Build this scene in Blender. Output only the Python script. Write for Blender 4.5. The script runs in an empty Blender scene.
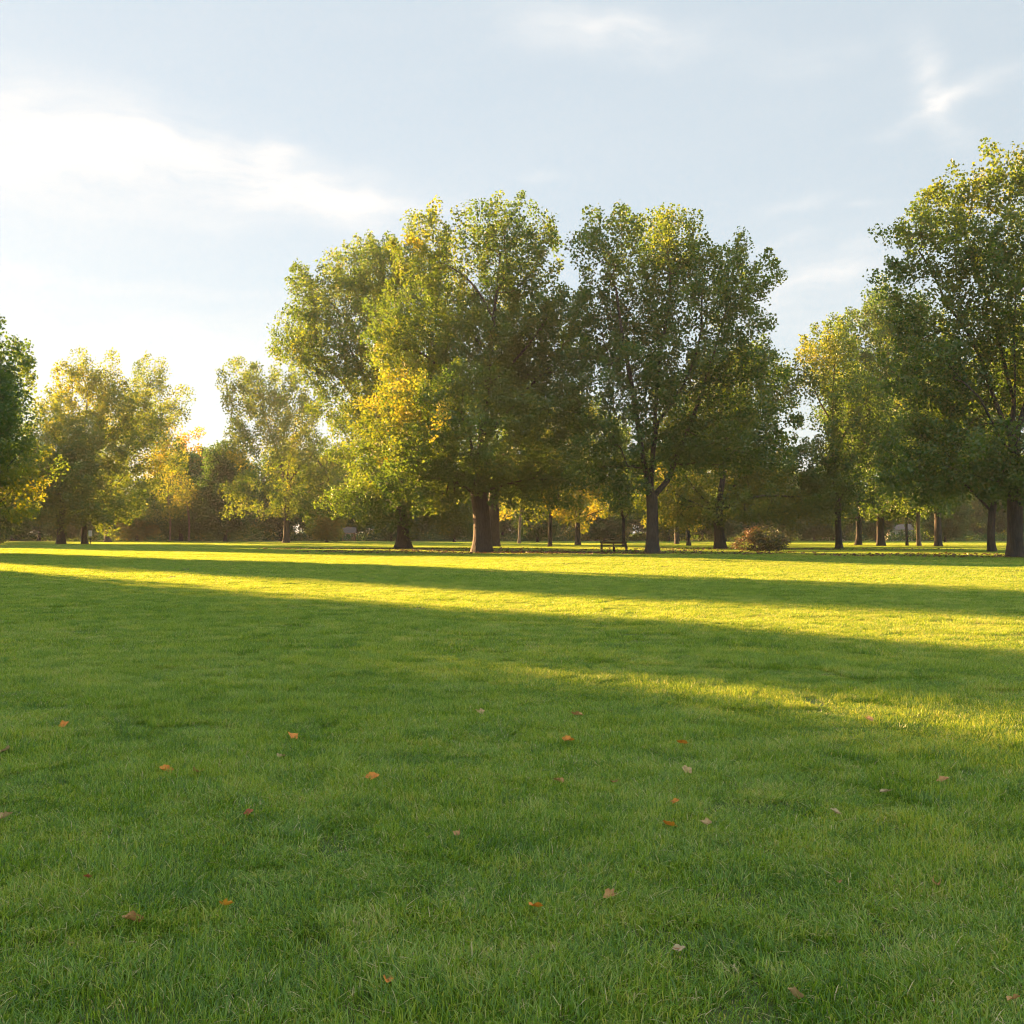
import bpy, math, random
import numpy as np
from mathutils import Vector

R = math.radians
scene = bpy.context.scene
C = scene.collection
rng0 = np.random.default_rng(11)

# ----------------------------------------------------------------- camera and photo geometry
F, HZ, EYE = 1100.0, 535.0, 1.5          # focal length in pixels, horizon row, eye height
SUN_EL, SUN_AZ = R(12.5), R(43)          # sun stands 43 degrees left of the view direction
cam = bpy.data.cameras.new('camera'); camo = bpy.data.objects.new('camera', cam); C.objects.link(camo)
cam.lens = 36 * F / 1024; cam.sensor_width = 36
cam.clip_start = 0.05; cam.clip_end = 6000
camo.location = (0, 0, EYE)
camo.rotation_euler = (R(90) + math.atan((HZ - 512) / F), 0, 0)
scene.camera = camo

def depth(Y): return EYE * F / (Y - HZ)
def gx(X, y): return (X - 512) / F * y

# ----------------------------------------------------------------- mesh helpers
def ground_z(x, y):
    x = np.asarray(x, float); y = np.asarray(y, float)
    d = np.hypot(x, y)
    near = np.clip(1.3 - d / 30, 0, 1)
    z = 0.013 * np.sin(1.7 * x + 0.6 * y + 1) * np.sin(1.3 * y - 0.5 * x)
    z = z + 0.010 * np.sin(3.1 * x - 1.9 * y) * np.sin(2.3 * y + 1.1 * x + 2)
    z = z + 0.006 * np.sin(6.3 * x + 2.9 * y + 1.3) * np.sin(5.1 * y - 3.3 * x)
    far = 0.05 * np.sin(x * 0.13 + 0.5) * np.sin(y * 0.11)
    return z * near + far * np.clip(d / 30, 0, 1)

def np_mesh(name, verts, faces, mats, attrs=None, smooth=False, matidx=None):
    """faces: list of (n, k) integer arrays"""
    me = bpy.data.meshes.new(name)
    verts = np.asarray(verts, np.float32)
    me.vertices.add(len(verts)); me.vertices.foreach_set('co', verts.ravel())
    faces = [np.asarray(f, np.int32) for f in faces if len(f)]
    nl = sum(f.size for f in faces); nf = sum(len(f) for f in faces)
    me.loops.add(nl); me.polygons.add(nf)
    me.loops.foreach_set('vertex_index', np.concatenate([f.ravel() for f in faces]).astype(np.int32))
    tot = np.concatenate([np.full(len(f), f.shape[1]) for f in faces]).astype(np.int32)
    start = np.concatenate([[0], np.cumsum(tot)[:-1]]).astype(np.int32)
    me.polygons.foreach_set('loop_start', start)
    try: me.polygons.foreach_set('loop_total', tot)
    except Exception: pass
    me.polygons.foreach_set('use_smooth', np.full(nf, smooth, bool))
    for m in (mats if isinstance(mats, (list, tuple)) else [mats]): me.materials.append(m)
    if matidx is not None: me.polygons.foreach_set('material_index', matidx.astype(np.int32))
    for k, a in (attrs or {}).items():
        at = me.attributes.new(k, 'FLOAT', 'FACE'); at.data.foreach_set('value', np.asarray(a, np.float32))
    me.update(calc_edges=True)
    me.validate()
    return me

class MB:
    """collects boxes and tubes, builds ONE mesh"""
    def __init__(s): s.v = []; s.f = []; s.n = 0
    def add(s, v, f):
        v = np.asarray(v, float); s.v.append(v)
        for a in f: s.f.append(np.asarray(a) + s.n)
        s.n += len(v)
    def box(s, c, d, bev=0.0):
        x, y, z = [a / 2 for a in d]
        if bev <= 0:
            v = [(-x, -y, -z), (x, -y, -z), (x, y, -z), (-x, y, -z), (-x, -y, z), (x, -y, z), (x, y, z), (-x, y, z)]
            f = [[(0, 3, 2, 1), (4, 5, 6, 7), (0, 1, 5, 4), (1, 2, 6, 5), (2, 3, 7, 6), (3, 0, 4, 7)]]
            s.add(np.array(v) + np.array(c), f); return
        b = bev                                   # octagonal-section bar: bevelled in two directions
        v = []
        for zz, k in ((-z, b), (-z + b, 0), (z - b, 0), (z, b)):
            X, Y = x - k, y - k
            v += [(-X, -Y, zz), (X, -Y, zz), (X, Y, zz), (-X, Y, zz)]
        f = [(0, 3, 2, 1), (12, 13, 14, 15)]
        for r in range(3):
            for i in range(4):
                j = (i + 1) % 4; f.append((r * 4 + i, r * 4 + j, r * 4 + 4 + j, r * 4 + 4 + i))
        s.add(np.array(v) + np.array(c), [f])
    def tube(s, pts, rad, k=8, flare=None):
        v, f = tube(np.asarray(pts, float), np.asarray(rad, float), k, flare); s.add(v, f)
    def mesh(s, name, mat, smooth=False):
        q = [f for f in s.f if f.shape[1] == 4]; t = [f for f in s.f if f.shape[1] == 3]
        o = [f for f in s.f if f.shape[1] > 4]
        fs = ([np.concatenate(q)] if q else []) + ([np.concatenate(t)] if t else []) + o
        return np_mesh(name, np.concatenate(s.v), fs, mat, smooth=smooth)

def tube(p, r, k=8, flare=None):
    n = len(p)
    t = np.gradient(p, axis=0); t /= np.linalg.norm(t, axis=1)[:, None] + 1e-9
    ref = np.array([0.3, 0.9, 0.1]) if abs(t[0][1]) < 0.8 else np.array([1.0, 0.1, 0.2])
    a = np.cross(t, ref); a /= np.linalg.norm(a, axis=1)[:, None] + 1e-9
    b = np.cross(t, a)
    th = np.arange(k) * 2 * math.pi / k
    rr = np.repeat(r[:, None], k, 1)
    if flare is not None: rr = rr * flare(p[:, 2:3], th[None, :])
    v = p[:, None, :] + rr[..., None] * (np.cos(th)[None, :, None] * a[:, None, :] + np.sin(th)[None, :, None] * b[:, None, :])
    v = v.reshape(-1, 3)
    i = np.arange(n - 1)[:, None] * k; j = np.arange(k)[None, :]; j2 = (j + 1) % k
    q = np.stack([i + j, i + j2, i + k + j2, i + k + j], -1).reshape(-1, 4)
    v = np.vstack([v, p[-1:]])
    e = (n - 1) * k
    tr = np.stack([e + np.arange(k), e + (np.arange(k) + 1) % k, np.full(k, n * k)], -1)
    return v, [q, tr]

def obj(name, me, parent=None, loc=(0, 0, 0), rotz=0.0):
    o = bpy.data.objects.new(name, me); C.objects.link(o)
    o.location = loc; o.rotation_euler = (0, 0, rotz)
    if parent: o.parent = parent
    return o
def tag(o, label=None, cat=None, group=None, kind=None):
    if label: o['label'] = label
    if cat: o['category'] = cat
    if group: o['group'] = group
    if kind: o['kind'] = kind
    return o
def empty(name, loc, rotz=0.0):
    o = bpy.data.objects.new(name, None); C.objects.link(o)
    o.location = loc; o.rotation_euler = (0, 0, rotz); o.empty_display_size = 0.3
    return o

# ----------------------------------------------------------------- materials
def new_mat(name):
    m = bpy.data.materials.new(name); m.use_nodes = True
    nt = m.node_tree; nt.nodes.clear()
    out = nt.nodes.new('ShaderNodeOutputMaterial')
    return m, nt, out
def N(nt, t, **kw):
    n = nt.nodes.new(t)
    for k, v in kw.items(): setattr(n, k, v)
    return n
def ramp(nt, fac, stops):
    r = nt.nodes.new('ShaderNodeValToRGB')
    e = r.color_ramp.elements
    while len(e) < len(stops): e.new(0.5)
    for el, (p, c) in zip(e, stops): el.position = p; el.color = (*c, 1)
    nt.links.new(fac, r.inputs[0]); return r.outputs[0]
def mathn(nt, op, a, b=None, c=None, clamp=False):
    n = nt.nodes.new('ShaderNodeMath'); n.operation = op; n.use_clamp = clamp
    for i, v in enumerate((a, b, c)):
        if v is None: continue
        if isinstance(v, (int, float)): n.inputs[i].default_value = v
        else: nt.links.new(v, n.inputs[i])
    return n.outputs[0]
def noise(nt, vec, scale, detail=3, rough=0.55):
    n = nt.nodes.new('ShaderNodeTexNoise'); n.inputs['Scale'].default_value = scale
    n.inputs['Detail'].default_value = detail; n.inputs['Roughness'].default_value = rough
    nt.links.new(vec, n.inputs['Vector']); return n.outputs['Fac']

def leaf_material(name, refl, trans, trans_share=0.5, gloss=0.06, rough=0.45):
    m, nt, out = new_mat(name)
    at = N(nt, 'ShaderNodeAttribute', attribute_name='hue').outputs['Fac']
    cr = ramp(nt, at, refl); ct = ramp(nt, at, trans)
    d = N(nt, 'ShaderNodeBsdfDiffuse'); nt.links.new(cr, d.inputs[0])
    t = N(nt, 'ShaderNodeBsdfTranslucent'); nt.links.new(ct, t.inputs[0])
    g = N(nt, 'ShaderNodeBsdfGlossy'); g.inputs['Roughness'].default_value = rough; g.inputs['Color'].default_value = (1, 1, 1, 1)
    mx = N(nt, 'ShaderNodeMixShader'); mx.inputs[0].default_value = trans_share
    nt.links.new(d.outputs[0], mx.inputs[1]); nt.links.new(t.outputs[0], mx.inputs[2])
    m2 = N(nt, 'ShaderNodeMixShader'); m2.inputs[0].default_value = gloss
    nt.links.new(mx.outputs[0], m2.inputs[1]); nt.links.new(g.outputs[0], m2.inputs[2])
    nt.links.new(m2.outputs[0], out.inputs['Surface'])
    return m

M = {}
M['foliage'] = leaf_material('foliage',
    [(0, (.033, .092, .018)), (.35, (.062, .132, .024)), (.55, (.120, .155, .022)), (.78, (.300, .220, .022)), (1, (.330, .125, .025))],
    [(0, (.075, .175, .014)), (.32, (.165, .275, .016)), (.55, (.350, .400, .020)), (.78, (.660, .480, .025)), (1, (.560, .200, .030))], .48, .04)
M['litter'] = leaf_material('dry_leaf', [(0, (.06, .035, .018)), (.5, (.13, .07, .03)), (1, (.25, .12, .035))], [(0, (.05, .03, .015)), (.5, (.10, .05, .02)), (1, (.2, .09, .02))], .25)
M['bush_leaf'] = leaf_material('bush_leaf', [(0, (.028, .045, .016)), (.5, (.06, .065, .022)), (1, (.15, .065, .032))], [(0, (.05, .085, .012)), (.5, (.14, .13, .018)), (1, (.24, .10, .03))], .4)
M['grass'] = None

def bark(name, a, b, sc=9):
    m, nt, out = new_mat(name)
    tc = N(nt, 'ShaderNodeTexCoord').outputs['Object']
    mp = N(nt, 'ShaderNodeMapping'); mp.inputs['Scale'].default_value = (1, 1, .22); nt.links.new(tc, mp.inputs[0])
    n1 = noise(nt, mp.outputs[0], sc, 6, .65)
    n2 = noise(nt, tc, 1.1, 3)
    f = mathn(nt, 'ADD', mathn(nt, 'MULTIPLY', n1, .75), mathn(nt, 'MULTIPLY', n2, .35))
    col = ramp(nt, f, [(.32, a), (.72, b)])
    p = N(nt, 'ShaderNodeBsdfPrincipled'); p.inputs['Roughness'].default_value = .9
    nt.links.new(col, p.inputs['Base Color'])
    bp = N(nt, 'ShaderNodeBump'); bp.inputs['Strength'].default_value = .9; bp.inputs['Distance'].default_value = .06
    nt.links.new(n1, bp.inputs['Height']); nt.links.new(bp.outputs[0], p.inputs['Normal'])
    nt.links.new(p.outputs[0], out.inputs[0]); return m
M['bark'] = bark('bark', (.022, .020, .017), (.070, .063, .053))
M['bark_pale'] = bark('bark_pale', (.09, .07, .05), (.27, .22, .165))
def plain(name, col, rough=.7, var=.25, sc=6, metallic=0):
    m, nt, out = new_mat(name)
    tc = N(nt, 'ShaderNodeTexCoord').outputs['Object']
    f = noise(nt, tc, sc, 5, .6)
    c = ramp(nt, f, [(.3, tuple(k * (1 - var) for k in col)), (.7, tuple(min(1, k * (1 + var)) for k in col))])
    p = N(nt, 'ShaderNodeBsdfPrincipled'); p.inputs['Roughness'].default_value = rough; p.inputs['Metallic'].default_value = metallic
    nt.links.new(c, p.inputs['Base Color']); nt.links.new(p.outputs[0], out.inputs[0]); return m
M['wood'] = plain('weathered_wood', (.07, .045, .03), .75)
M['iron'] = plain('dark_iron', (.03, .03, .028), .5)
M['sign_white'] = plain('painted_panel', (.75, .75, .72), .5, .05)
M['render_wall'] = plain('pale_wall', (.62, .58, .52), .8, .1, 1)
M['roof'] = plain('grey_roof', (.12, .11, .11), .8)
M['pane'] = plain('window_pane', (.05, .06, .07), .12, .05)
M['pink_wall'] = plain('terracotta_wall', (.42, .22, .14), .85, .15, 1)
M['gravel'] = plain('gravel', (.34, .29, .22), .9, .2, 3)

def lawn_material():
    m, nt, out = new_mat('lawn')
    pos = N(nt, 'ShaderNodeNewGeometry').outputs['Position']
    n1 = noise(nt, pos, .35, 4, .6); n2 = noise(nt, pos, 26, 4, .7); n3 = noise(nt, pos, 5, 3)
    f = mathn(nt, 'ADD', mathn(nt, 'MULTIPLY', n1, .35), mathn(nt, 'ADD', mathn(nt, 'MULTIPLY', n2, .45), mathn(nt, 'MULTIPLY', n3, .25)))
    col = ramp(nt, f, [(.3, (.020, .030, .010)), (.5, (.045, .075, .016)), (.72, (.085, .105, .028))])
    p = N(nt, 'ShaderNodeBsdfPrincipled'); p.inputs['Roughness'].default_value = .95
    nt.links.new(col, p.inputs['Base Color'])
    bp = N(nt, 'ShaderNodeBump'); bp.inputs['Strength'].default_value = .5; bp.inputs['Distance'].default_value = .02
    nt.links.new(n2, bp.inputs['Height']); nt.links.new(bp.outputs[0], p.inputs['Normal'])
    nt.links.new(p.outputs[0], out.inputs[0]); return m
M['lawn'] = lawn_material()

def grass_material():
    m, nt, out = new_mat('grass_blade')
    at = N(nt, 'ShaderNodeAttribute', attribute_name='hue').outputs['Fac']
    pos = N(nt, 'ShaderNodeNewGeometry').outputs['Position']
    n1 = noise(nt, pos, .22, 3, .6); n2 = noise(nt, pos, 1.6, 3, .6)
    w = mathn(nt, 'ADD', mathn(nt, 'MULTIPLY', mathn(nt, 'SUBTRACT', n1, .5), .45), mathn(nt, 'MULTIPLY', mathn(nt, 'SUBTRACT', n2, .5), .55))
    f = mathn(nt, 'ADD', at, w, clamp=True)
    cr = ramp(nt, f, GRASS_R); ct = ramp(nt, f, GRASS_T)
    d = N(nt, 'ShaderNodeBsdfDiffuse'); nt.links.new(cr, d.inputs[0])
    t = N(nt, 'ShaderNodeBsdfTranslucent'); nt.links.new(ct, t.inputs[0])
    g = N(nt, 'ShaderNodeBsdfGlossy'); g.inputs['Roughness'].default_value = .36
    mx = N(nt, 'ShaderNodeMixShader'); mx.inputs[0].default_value = .5
    nt.links.new(d.outputs[0], mx.inputs[1]); nt.links.new(t.outputs[0], mx.inputs[2])
    m2 = N(nt, 'ShaderNodeMixShader'); m2.inputs[0].default_value = .04
    nt.links.new(mx.outputs[0], m2.inputs[1]); nt.links.new(g.outputs[0], m2.inputs[2])
    nt.links.new(m2.outputs[0], out.inputs['Surface']); return m
GRASS_R = [(0, (.026, .100, .006)), (.35, (.078, .240, .015)), (.65, (.240, .410, .055)), (.86, (.40, .42, .13)), (1, (.64, .56, .34))]
GRASS_T = [(0, (.150, .300, .010)), (.35, (.345, .490, .034)), (.65, (.550, .600, .090)), (.86, (.60, .56, .14)), (1, (.56, .49, .26))]
M['grass'] = grass_material()

# ----------------------------------------------------------------- setting: ground, path
def lawn():
    a = np.concatenate([-np.geomspace(900, 30, 22), np.linspace(-28, 28, 281), np.geomspace(30, 900, 22)])
    b = np.concatenate([-np.geomspace(500, 4, 12), np.linspace(-3, 32, 176), np.geomspace(33, 900, 50)])
    X, Y = np.meshgrid(a, b); Z = ground_z(X, Y)
    v = np.stack([X, Y, Z], -1).reshape(-1, 3)
    nx, ny = len(a), len(b)
    i = (np.arange(ny - 1)[:, None] * nx + np.arange(nx - 1)[None, :]).ravel()
    q = np.stack([i, i + 1, i + nx + 1, i + nx], -1)
    o = obj('lawn', np_mesh('lawn', v, [q], M['lawn'], smooth=True)); tag(o, kind='structure')
lawn()
def path():
    xs = np.linspace(-170, 230, 120); v = []
    for x in xs:
        y = 262 + 6 * math.sin(x * .02)
        v += [(x, y - 1.6, float(ground_z(x, y - 1.6)) + .07), (x, y + 1.6, float(ground_z(x, y + 1.6)) + .07)]
    i = np.arange(len(xs) - 1) * 2
    tag(obj('path', np_mesh('path', v, [np.stack([i, i + 2, i + 3, i + 1], -1)], M['gravel'])), kind='structure')
path()

# ----------------------------------------------------------------- grass: patches of real blades, scattered as one stuff object
def blade_patch(name, size, count, w, hmin, hmax, seg, seed):
    r = np.random.default_rng(seed)
    p = (r.random((count, 2)) - .5) * size
    # tufts: pull some blades towards tuft centres
    nt_ = max(3, int(size * size * 18)); tc = (r.random((nt_, 2)) - .5) * size
    k = r.integers(0, nt_, count); pull = (r.random(count) < .55)[:, None] * r.random((count, 1)) * .75
    p = p + (tc[k] - p) * pull * (np.linalg.norm(tc[k] - p, axis=1) < .35)[:, None]
    tuft_h = .75 + .6 * r.random(nt_)
    d2 = ((p[:, None, :] - tc[None]) ** 2).sum(-1); near = d2.argmin(1)
    h = (hmin + (hmax - hmin) * r.random(count) ** 1.4) * tuft_h[near]
    az = r.random(count) * 2 * math.pi
    tuft_az = r.random(nt_) * 2 * math.pi
    az = np.where(r.random(count) < .4, tuft_az[near] + r.normal(0, .6, count), az)
    lean = np.clip(r.normal(.75, .4, count), .05, 1.5)
    dry = r.random(count) < .05; lean = np.where(dry, r.uniform(.9, 1.6, count), lean)
    dx = np.stack([np.cos(az), np.sin(az)], -1)
    sx = np.stack([-np.sin(az + r.normal(0, .8, count)), np.cos(az)], -1); sx /= np.linalg.norm(sx, axis=1)[:, None]
    ww = w * (.6 + .7 * r.random(count))
    V = []; ts = [0, .45, .8] if seg == 3 else [0, .55]
    for t in ts:
        off = lean * h * t ** 1.8; zz = h * t * np.cos(np.minimum(lean, 1.2) * t * .75)
        wt = ww * (1 - .55 * t ** 2) * .5
        c = p + dx * off[:, None]
        for s in (-1, 1): V.append(np.concatenate([c + s * sx * wt[:, None], (zz - (.015 if t == 0 else 0))[:, None]], 1))
    off = lean * h; zz = h * np.cos(np.minimum(lean, 1.2) * .75)
    V.append(np.concatenate([p + dx * off[:, None], zz[:, None]], 1))
    nv = len(V); v = np.stack(V, 1).reshape(-1, 3)
    b = np.arange(count) * nv
    qs = [np.stack([b + 2 * i, b + 2 * i + 1, b + 2 * i + 3, b + 2 * i + 2], -1) for i in range(len(ts) - 1)]
    q = np.concatenate(qs); t = np.stack([b + nv - 3, b + nv - 2, b + nv - 1], -1)
    tufthue = r.normal(0, .10, nt_)
    hue = np.clip(.38 + r.normal(0, .21, count) + tufthue[near], 0, .8)
    hue = np.where(dry, .95 + .05 * r.random(count), hue)
    hue_f = np.concatenate([np.tile(hue, len(qs)), hue])
    me = np_mesh(name, v, [q, t], M['grass'], {'hue': hue_f}, smooth=False)
    return bpy.data.objects.new(name, me)

grass_parts = bpy.data.collections.new('grass_patches')
NV = 5
for k in range(NV): grass_parts.objects.link(blade_patch('grass_patch_a%d' % k, 1.0, 9500, .0040, .025, .064, 3, 100 + k))
for k in range(NV): grass_parts.objects.link(blade_patch('grass_patch_b%d' % k, 1.2, 6500, .0062, .025, .06, 2, 200 + k))
for k in range(NV): grass_parts.objects.link(blade_patch('grass_patch_c%d' % k, 3.0, 7500, .016, .025, .06, 2, 300 + k))

def grass_points():
    r = np.random.default_rng(5); P = []; I = []; S = []; RZ = []
    def zone(y0, y1, sp, base, margin):
        y = y0
        while y < y1:
            hw = .475 * y + margin
            xs = np.arange(-hw, hw + sp, sp)
            x = xs + r.uniform(-.3, .3, len(xs)) * sp; yy = y + r.uniform(-.3, .3, len(xs)) * sp
            P.append(np.stack([x, yy, ground_z(x, yy)], -1)); I.append(base * NV + r.integers(0, NV, len(xs)))
            RZ.append(r.random(len(xs)) * 2 * math.pi)
            hs = 1 + .38 * np.sin(1.9 * x + .7 * yy) * np.sin(1.6 * yy - .8 * x + 2) + .2 * np.sin(4.3 * x + 1) * np.sin(3.7 * yy) + r.normal(0, .1, len(xs))
            S.append(np.clip(hs, .5, 1.7)); y += sp
    zone(1.6, 13.5, .62, 0, 2.5)
    zone(13.3, 36, .85, 1, 3.0)
    zone(35.5, 262, 2.2, 2, 6.0)
    P = np.concatenate(P); I = np.concatenate(I); S = np.concatenate(S); RZ = np.concatenate(RZ)
    me = bpy.data.meshes.new('grass'); me.vertices.add(len(P)); me.vertices.foreach_set('co', P.astype(np.float32).ravel())
    a = me.attributes.new('patch', 'INT', 'POINT'); a.data.foreach_set('value', I.astype(np.int32))
    a = me.attributes.new('turn', 'FLOAT_VECTOR', 'POINT'); a.data.foreach_set('vector', np.stack([0 * RZ, 0 * RZ, RZ], -1).astype(np.float32).ravel())
    a = me.attributes.new('size', 'FLOAT_VECTOR', 'POINT'); a.data.foreach_set('vector', np.stack([np.ones_like(S), np.ones_like(S), S], -1).astype(np.float32).ravel())
    me.update()
    o = obj('grass', me); tag(o, 'mown green lawn grass covering the whole park meadow', 'grass', kind='stuff')
    ng = bpy.data.node_groups.new('grass_scatter', 'GeometryNodeTree')
    ng.interface.new_socket('Geometry', in_out='INPUT', socket_type='NodeSocketGeometry')
    ng.interface.new_socket('Geometry', in_out='OUTPUT', socket_type='NodeSocketGeometry')
    gi = ng.nodes.new('NodeGroupInput'); go = ng.nodes.new('NodeGroupOutput')
    ci = ng.nodes.new('GeometryNodeCollectionInfo'); ci.inputs['Collection'].default_value = grass_parts
    ci.inputs['Separate Children'].default_value = True; ci.inputs['Reset Children'].default_value = True
    ip = ng.nodes.new('GeometryNodeInstanceOnPoints'); ip.inputs['Pick Instance'].default_value = True
    def attr(nm, dt):
        n = ng.nodes.new('GeometryNodeInputNamedAttribute'); n.data_type = dt; n.inputs['Name'].default_value = nm
        return [s for s in n.outputs if s.name == 'Attribute' and s.enabled][0]
    L = ng.links.new
    L(gi.outputs[0], ip.inputs['Points']); L(ci.outputs[0], ip.inputs['Instance'])
    L(attr('patch', 'INT'), ip.inputs['Instance Index']); L(attr('turn', 'FLOAT_VECTOR'), ip.inputs['Rotation'])
    L(attr('size', 'FLOAT_VECTOR'), ip.inputs['Scale']); L(ip.outputs[0], go.inputs[0])
    md = o.modifiers.new('scatter', 'NODES'); md.node_group = ng
    print('grass points', len(P))
grass_points()

# ----------------------------------------------------------------- trees
def leaf_mesh(name, centres, csize, chue, per, leaf, rng, mat, droop=.25, sprays=None):
    nC = len(centres); idx = np.repeat(np.arange(nC), per)
    n = len(idx)
    off = rng.normal(0, 1, (n, 3)); ln = np.linalg.norm(off, axis=1)[:, None]
    off = off / ln * np.minimum(ln, 1.9)
    if sprays is None:
        c = centres[idx] + off * csize[idx][:, None] * np.array([.56, .56, .40])
    else:                                            # leafy shoots: longest along the twig, thinning to its tip
        t = rng.random(n) ** .8 * 1.75 - .75
        wd = (.44 - .18 * np.clip(t, 0, 1))[:, None]
        c = centres[idx] + (sprays[idx] * t[:, None] * 1.05 + off * wd) * csize[idx][:, None]
    nrm = rng.normal(0, 1, (n, 3)) + np.array([0, 0, .7]); nrm /= np.linalg.norm(nrm, axis=1)[:, None]
    d = rng.normal(0, 1, (n, 3)) + np.array([0, 0, -droop]); d -= nrm * (d * nrm).sum(1)[:, None]; d /= np.linalg.norm(d, axis=1)[:, None] + 1e-6
    s = np.cross(nrm, d)
    L = (leaf * (.65 + .7 * rng.random(n)))[:, None]
    W = L * .46
    v = np.stack([c - d * L * .5, c + s * W + nrm * L * .12 - d * L * .02, c + d * L * .5, c - s * W + nrm * L * .12 - d * L * .02], 1).reshape(-1, 3)
    q = np.arange(n * 4).reshape(-1, 4)
    hue = np.clip(chue[idx] + rng.normal(0, .07, n), 0, 1)
    return np_mesh(name, v, [q], mat, {'hue': hue})

def build_tree(seed, lobes, trunk_h, trunk_r, spacing, per, leaf, hue, hue_var=.07, spots=(), limbs=None, csz=1.0, void=.25, bark_m='bark', top_bare=0, min_r=.012, flare=.7):
    """lobes: (x, y, z, rx, ry, rz) in metres from the tree's base. Returns trunk mesh and crown mesh."""
    r = np.random.default_rng(seed)
    lb = np.array(lobes, float)
    vol = lb[:, 3] * lb[:, 4] * lb[:, 5] * 4.19
    # clump centres: random points in the union of lobes, leaning towards the outside, thinned to a minimum distance
    pts = []
    for L in lb:
        n = int(6 * L[3] * L[4] * L[5] * 4.19 / spacing ** 3) + 6
        d = r.normal(0, 1, (n, 3)); d /= np.linalg.norm(d, axis=1)[:, None]
        rad = r.random(n) ** .42
        rad = np.where(r.random(n) < .07, r.uniform(1.0, 1.14, n), rad)
        # knobbly outline
        k = 1 + .16 * np.sin(d[:, 0] * 5 + L[0]) * np.sin(d[:, 2] * 6 + L[2] * 3) + .12 * np.sin(d[:, 1] * 7 + d[:, 2] * 4 + L[1])
        pts.append(L[:3] + d * (rad * k)[:, None] * L[3:])
    pts = np.concatenate(pts); r.shuffle(pts)
    ph = r.random(6) * 6
    g = spacing * 3.1
    nz = np.sin(pts[:, 0] / g * 2.1 + ph[0]) * np.sin(pts[:, 1] / g * 2.3 + ph[1]) * np.sin(pts[:, 2] / g * 2.0 + ph[2]) \
        + .6 * np.sin(pts[:, 0] / g * 4.4 + ph[3]) * np.sin(pts[:, 1] / g * 4.1 + ph[4]) * np.sin(pts[:, 2] / g * 4.8 + ph[5])
    pts = pts[nz > np.quantile(nz, void)]
    # poisson thinning on a grid
    keep = []; grid = {}
    cell = spacing
    for i, p in enumerate(pts):
        c = tuple((p // cell).astype(int)); ok = True
        for a in (-1, 0, 1):
            for b in (-1, 0, 1):
                for e in (-1, 0, 1):
                    for j in grid.get((c[0] + a, c[1] + b, c[2] + e), ()):
                        if ((pts[j] - p) ** 2).sum() < spacing ** 2 * .72: ok = False; break
                    if not ok: break
                if not ok: break
            if not ok: break
        if ok: keep.append(i); grid.setdefault(c, []).append(i)
    cl = pts[keep]
    # skeleton
    pos = [np.array([0, 0, -.25])]; par = [-1]
    def grow(frm, target, bow, jit, step=1.1, sag=0):
        p0 = pos[frm].copy(); p1 = np.asarray(target, float); L = np.linalg.norm(p1 - p0); n = max(1, int(L / step))
        side = r.normal(0, 1, 3) * jit * L
        last = frm
        for k in range(1, n + 1):
            t = k / n
            q = p0 + (p1 - p0) * t + side * math.sin(math.pi * t) + np.array([0, 0, bow * L * math.sin(math.pi * t)])
            pos.append(q); par.append(last); last = len(pos) - 1
        return last
    zt = (lb[:, 2] + lb[:, 5]).max()
    if limbs is None:
        top = lb[np.argmax(lb[:, 2])][:3]
        f = grow(0, (r.normal(0, .12), r.normal(0, .12), trunk_h), 0, .015, .45)
        grow(f, (top[0] * .8, top[1] * .8, top[2] + .2), 0, .03)
        n_lead = len(pos)
        for L in lb[np.argsort(lb[:, 2])]:
            cand = np.arange(f, n_lead)
            P = np.array([pos[i] for i in cand])
            horiz = math.hypot(*(L[:2]))
            want = max(trunk_h, L[2] - horiz * .9 - .2 * L[5])
            j = cand[np.argmin(abs(P[:, 2] - want))]
            grow(j, L[:3] + np.array([0, 0, .1 * L[5]]), .07, .05)
    else:
        f = grow(0, (0, 0, trunk_h), 0, .012, .45)
        for poly in limbs:
            fr = f
            if poly and isinstance(poly[0], (int, float)):
                cand = np.array([p[2] for p in pos]); fr = int(np.argmin(abs(cand - poly[0]))); poly = poly[1:]
            for t in poly: fr = grow(fr, t, .02, .03)
    order = np.argsort(np.min(np.linalg.norm(cl[:, None] - np.array(pos)[None], axis=2), axis=1))
    for i in order:
        c = cl[i]
        P = np.array(pos); v = c - P; D = np.linalg.norm(v, axis=1)
        cost = D * (1 + .35 * np.clip(-v[:, 2] / (D + .01), 0, 1))
        cost[P[:, 2] < trunk_h * .97] = 1e9
        j = int(np.argmin(cost)); grow(j, c, .06, .05, .9)
    P = np.array(pos); par = np.array(par); n = len(P)
    ends = np.ones(n, bool); ends[par[1:]] = False
    ex = max(2.0, math.log(max(2, ends.sum())) / math.log(max(trunk_r / min_r, 1.5)))
    acc = np.where(ends, min_r ** ex, 0.0)
    for i in range(n - 1, 0, -1): acc[par[i]] += acc[i]
    rad = acc ** (1 / ex)
    rad *= 1 + (trunk_r / rad[0] - 1) * (rad / rad[0]) ** .6
    child = {}
    for i in range(1, n): child.setdefault(par[i], []).append(i)
    mb = MB(); stack = [(0, None)]
    sd = r.random() * 6
    def fl(z, th):
        return 1 + flare * np.exp(-np.clip(z, 0, 99) / (1.1 * trunk_r + .15)) * (1 + .28 * np.cos(5 * th + sd) + .15 * np.cos(3 * th + 2 * sd)) \
            + .06 * np.cos(4 * th + sd + z * .3)
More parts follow.
